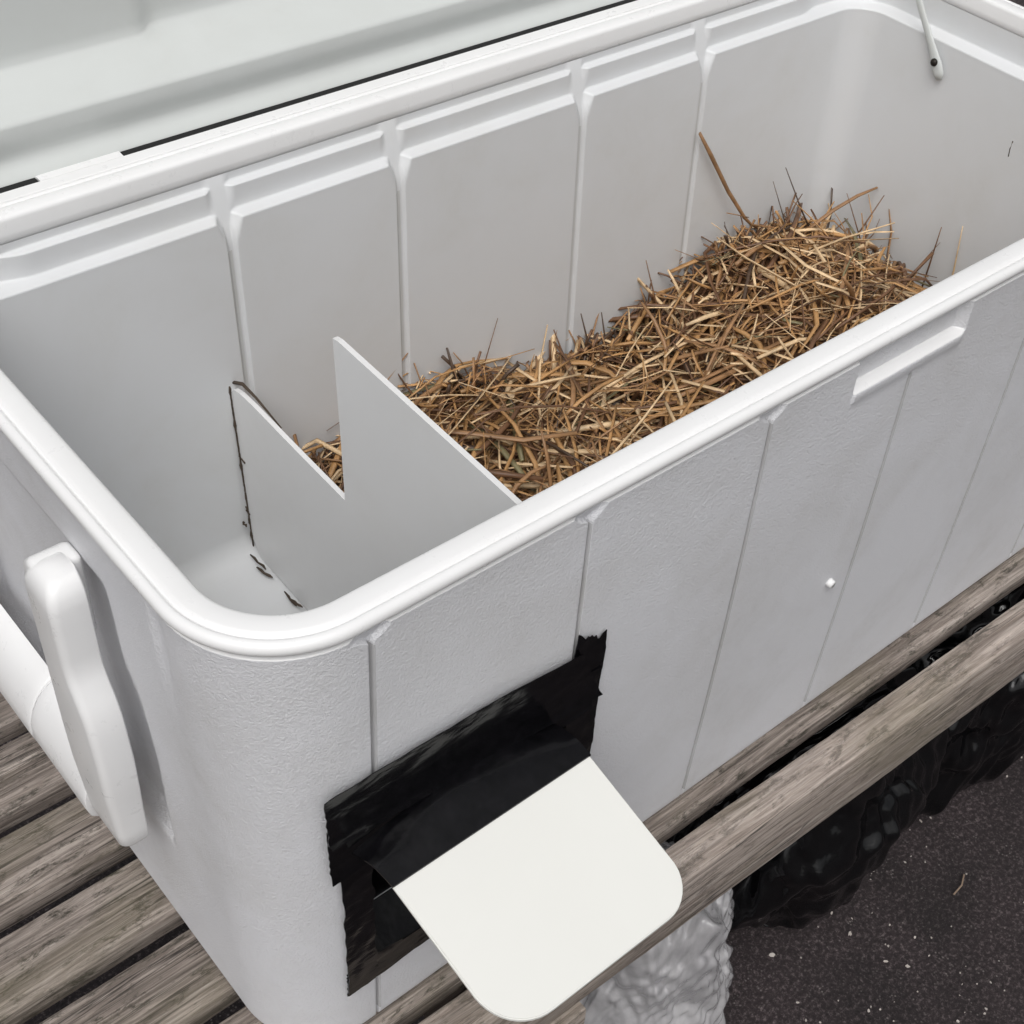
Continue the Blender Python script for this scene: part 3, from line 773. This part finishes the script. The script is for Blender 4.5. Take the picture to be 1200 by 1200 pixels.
# ------------------------------------------------------------------ bench
bench = empty('slatted_bench', (0, 0, 0), 'weathered grey wooden slatted bench carrying the white cooler', 'bench')
BZ = ZO - H
def board(name, x0, x1, y0, y1, z0, z1, mat, rz=0.0, seed=0, bev=0.0018, parent=bench, wob=0.0009):
    nx = max(2, int((x1 - x0) / 0.012)); ny = 5; nz = 3
    bm = bmesh.new()
    sx, sy, sz = x1 - x0, y1 - y0, z1 - z0
    prof = [(bev, 0), (sy * 0.35, 0), (sy * 0.65, 0), (sy - bev, 0), (sy - bev * .3, bev * .3), (sy, bev), (sy, sz - bev), (sy - bev * .3, sz - bev * .3), (sy - bev, sz), (sy * 0.65, sz), (sy * 0.35, sz), (bev, sz), (bev * .3, sz - bev * .3), (0, sz - bev), (0, bev), (bev * .3, bev * .3)]
    rings = []
    for i in range(nx + 1):
        x = sx * i / nx; ring = []
        for (a, b) in prof:
            w = noise.noise_vector(Vector((x * 9 + seed, a * 6 + seed, b * 6))) * wob + noise.noise_vector(Vector((x * 60 + seed, a * 40, b * 40))) * wob * 0.35
            ring.append(bm.verts.new((x, a + w.y - sy / 2, b + (w.z if b < sz * 0.9 or True else 0) * 0.7 - sz)))
        rings.append(ring)
    n = len(prof)
    for a, b in zip(rings, rings[1:]):
        for k in range(n): bm.faces.new((a[k], a[(k + 1) % n], b[(k + 1) % n], b[k]))
    bm.faces.new(rings[0]); bm.faces.new(rings[-1][::-1])
    bmesh.ops.recalc_face_normals(bm, faces=bm.faces)
    me = bpy.data.meshes.new(name); bm.to_mesh(me); bm.free(); sharp(me, 30)
    return link(name, me, mat, parent, loc=(x0, (y0 + y1) / 2, z1), rot=(0, 0, rz))
gaps = [0.0, 0.088, 0.1665, 0.2435, 0.3235, 0.4045, 0.485, 0.565]
for i in range(len(gaps) - 1):
    g = 0.0086
    if i == 0: y0, y1 = 0.0035, gaps[1] - g
    else: y0, y1 = gaps[i] + g, gaps[i + 1] - g
    rz = (-0.012 if i == 0 else 0.0)
    off = 0.006 if i == 0 else 0
    board('slat', -0.42, 1.62, y0 + off, y1 + off, BZ - 0.022, BZ - 0.0012, M['wood'], rz=rz, seed=i * 3.7)
board('edge_rail', -0.42, 1.62, -0.0475 + .0215 , -0.0155 + .0215, BZ - 0.072, BZ + 0.002, M['rail'], rz=-0.0265, seed=31, bev=0.0025, wob=0.0009)
for x in (0.13, 0.70, 1.25):
    board('cross_beam', x, x + 0.045, 0.02, 0.54, BZ - 0.075, BZ - 0.024, M['wood'], seed=x * 9)
for x, y in ((0.197, -0.050), (1.20, -0.075), (0.197, 0.50), (1.20, 0.50)):
    board('leg', x, x + 0.034, y, y + 0.03, 0.0, BZ - 0.074, M['rail'], seed=x * 5 + y)

# ------------------------------------------------------------------ bags under the bench
def bag_mesh(name, size, seed, sub=7, ridge=0.16):
    """thin film: planar facets meeting in sharp creases, from folded waves in many directions"""
    rn = random.Random(int(seed * 100)); waves = []
    for k in range(15):
        f = 0.9 * 1.17 ** k
        d = Vector((rn.gauss(0, 1), rn.gauss(0, 1), rn.gauss(0, 0.75))).normalized()
        waves.append((f, d, rn.uniform(0, 6), ridge * 1.15 / (k * 0.55 + 1.6)))
    bm = bmesh.new(); bmesh.ops.create_icosphere(bm, subdivisions=sub, radius=1.0)
    for v in bm.verts:
        p = v.co.copy(); q = p * 1.3 + Vector((seed, seed * 1.7, -seed))
        w = noise.noise_vector(q * 1.1) * 0.45
        pw = p + w * 0.6
        r = 1 + 0.10 * noise.noise(q * 0.9)
        for f, d, ph, am in waves:
            t = (f * pw.dot(d) + ph + 0.5 * w.x * f) % 1.0
            r += am * (abs(t * 2 - 1) - 0.5) * (0.55 + 0.9 * abs(noise.noise(q * 1.5 + d * 3)))
        c = p * r
        flat = -0.62
        if c.z < flat: c.z = flat + (c.z - flat) * 0.12
        v.co = Vector((c.x * size[0], c.y * size[1], (c.z + 0.70) * size[2]))
    bmesh.ops.smooth_vert(bm, verts=bm.verts, factor=0.5, use_axis_x=True, use_axis_y=True, use_axis_z=True)
    me = bpy.data.meshes.new(name); bm.to_mesh(me); bm.free(); return me
def bag(name, loc, size, seed, mat, label, cat, group=None, ridge=0.16, rz=0):
    o = link(name, bag_mesh(name, size, seed, ridge=ridge), mat, loc=loc, rot=(0, 0, rz))
    tag(o, label, cat, group); return o
GB = 'black garbage bags under the bench'
bag('garbage_bag', (0.68, 0.085, 0.004), (0.19, 0.125, 0.21), 1.3, M['bag'], 'black garbage bag under the bench between the clear bag and the middle black bag', 'garbage bag', GB, 0.2)
bag('garbage_bag', (0.95, 0.085, 0.004), (0.19, 0.135, 0.235), 5.1, M['bag'], 'middle black garbage bag under the bench, its glossy folds bulging past the rail', 'garbage bag', GB, 0.22)
bag('garbage_bag', (1.24, 0.085, 0.004), (0.19, 0.135, 0.23), 9.4, M['bag'], 'farthest right black garbage bag under the bench rail', 'garbage bag', GB, 0.2)
bag('plastic_bag', (0.42, 0.035, 0.004), (0.085, 0.080, 0.165), 3.9, M['clear'], 'crumpled milky clear plastic bag on the ground beside the bench leg', 'plastic bag', None, 0.26)

# ------------------------------------------------------------------ camera
cam = bpy.data.cameras.new('Camera'); co = bpy.data.objects.new('Camera', cam); C.objects.link(co)
co.location = (-0.1852, -0.3971, 0.5215 + ZO); co.rotation_euler = (0.8215, -0.0739, -0.7176)
cam.sensor_width = 36; cam.lens = 1652.127 / 1200 * 36
cam.shift_x = -73.5 / 1200; cam.shift_y = -6.8 / 1200
cam.clip_start = 0.02; cam.clip_end = 200
S.camera = co

# ------------------------------------------------------------------ light: overcast daylight
w = bpy.data.worlds.new('World'); S.world = w; w.use_nodes = True
nt = w.node_tree; bg = nt.nodes['Background']
sky = nt.nodes.new('ShaderNodeTexSky'); sky.sky_type = 'NISHITA'; sky.sun_disc = False
EL, AZ = 58, 224
sky.sun_elevation = math.radians(EL); sky.sun_rotation = math.radians(AZ)
sky.air_density = 1.0; sky.dust_density = 6.0; sky.ozone_density = 0.6
hs = nt.nodes.new('ShaderNodeHueSaturation'); hs.inputs['Saturation'].default_value = 0.16   # cloud greys the sky
nt.links.new(sky.outputs[0], hs.inputs['Color']); nt.links.new(hs.outputs[0], bg.inputs['Color'])
bg.inputs['Strength'].default_value = 0.095
sun = bpy.data.lights.new('Sun', 'SUN'); sun.energy = 1.38; sun.angle = math.radians(50); sun.color = (1.0, 0.992, 0.98)
so = bpy.data.objects.new('Sun', sun); C.objects.link(so); so.location = (0, 0, 5)
el, az = math.radians(EL), math.radians(AZ)
d = Vector((math.sin(az) * math.cos(el), math.cos(az) * math.cos(el), math.sin(el)))   # towards the sun
so.rotation_euler = (-d).to_track_quat('-Z', 'Y').to_euler()
S.view_settings.view_transform = 'Standard'; S.view_settings.look = 'None'
S.view_settings.gamma = 1; S.view_settings.exposure = 0.0; S.view_settings.use_curve_mapping = False
S.cycles.use_denoising = True
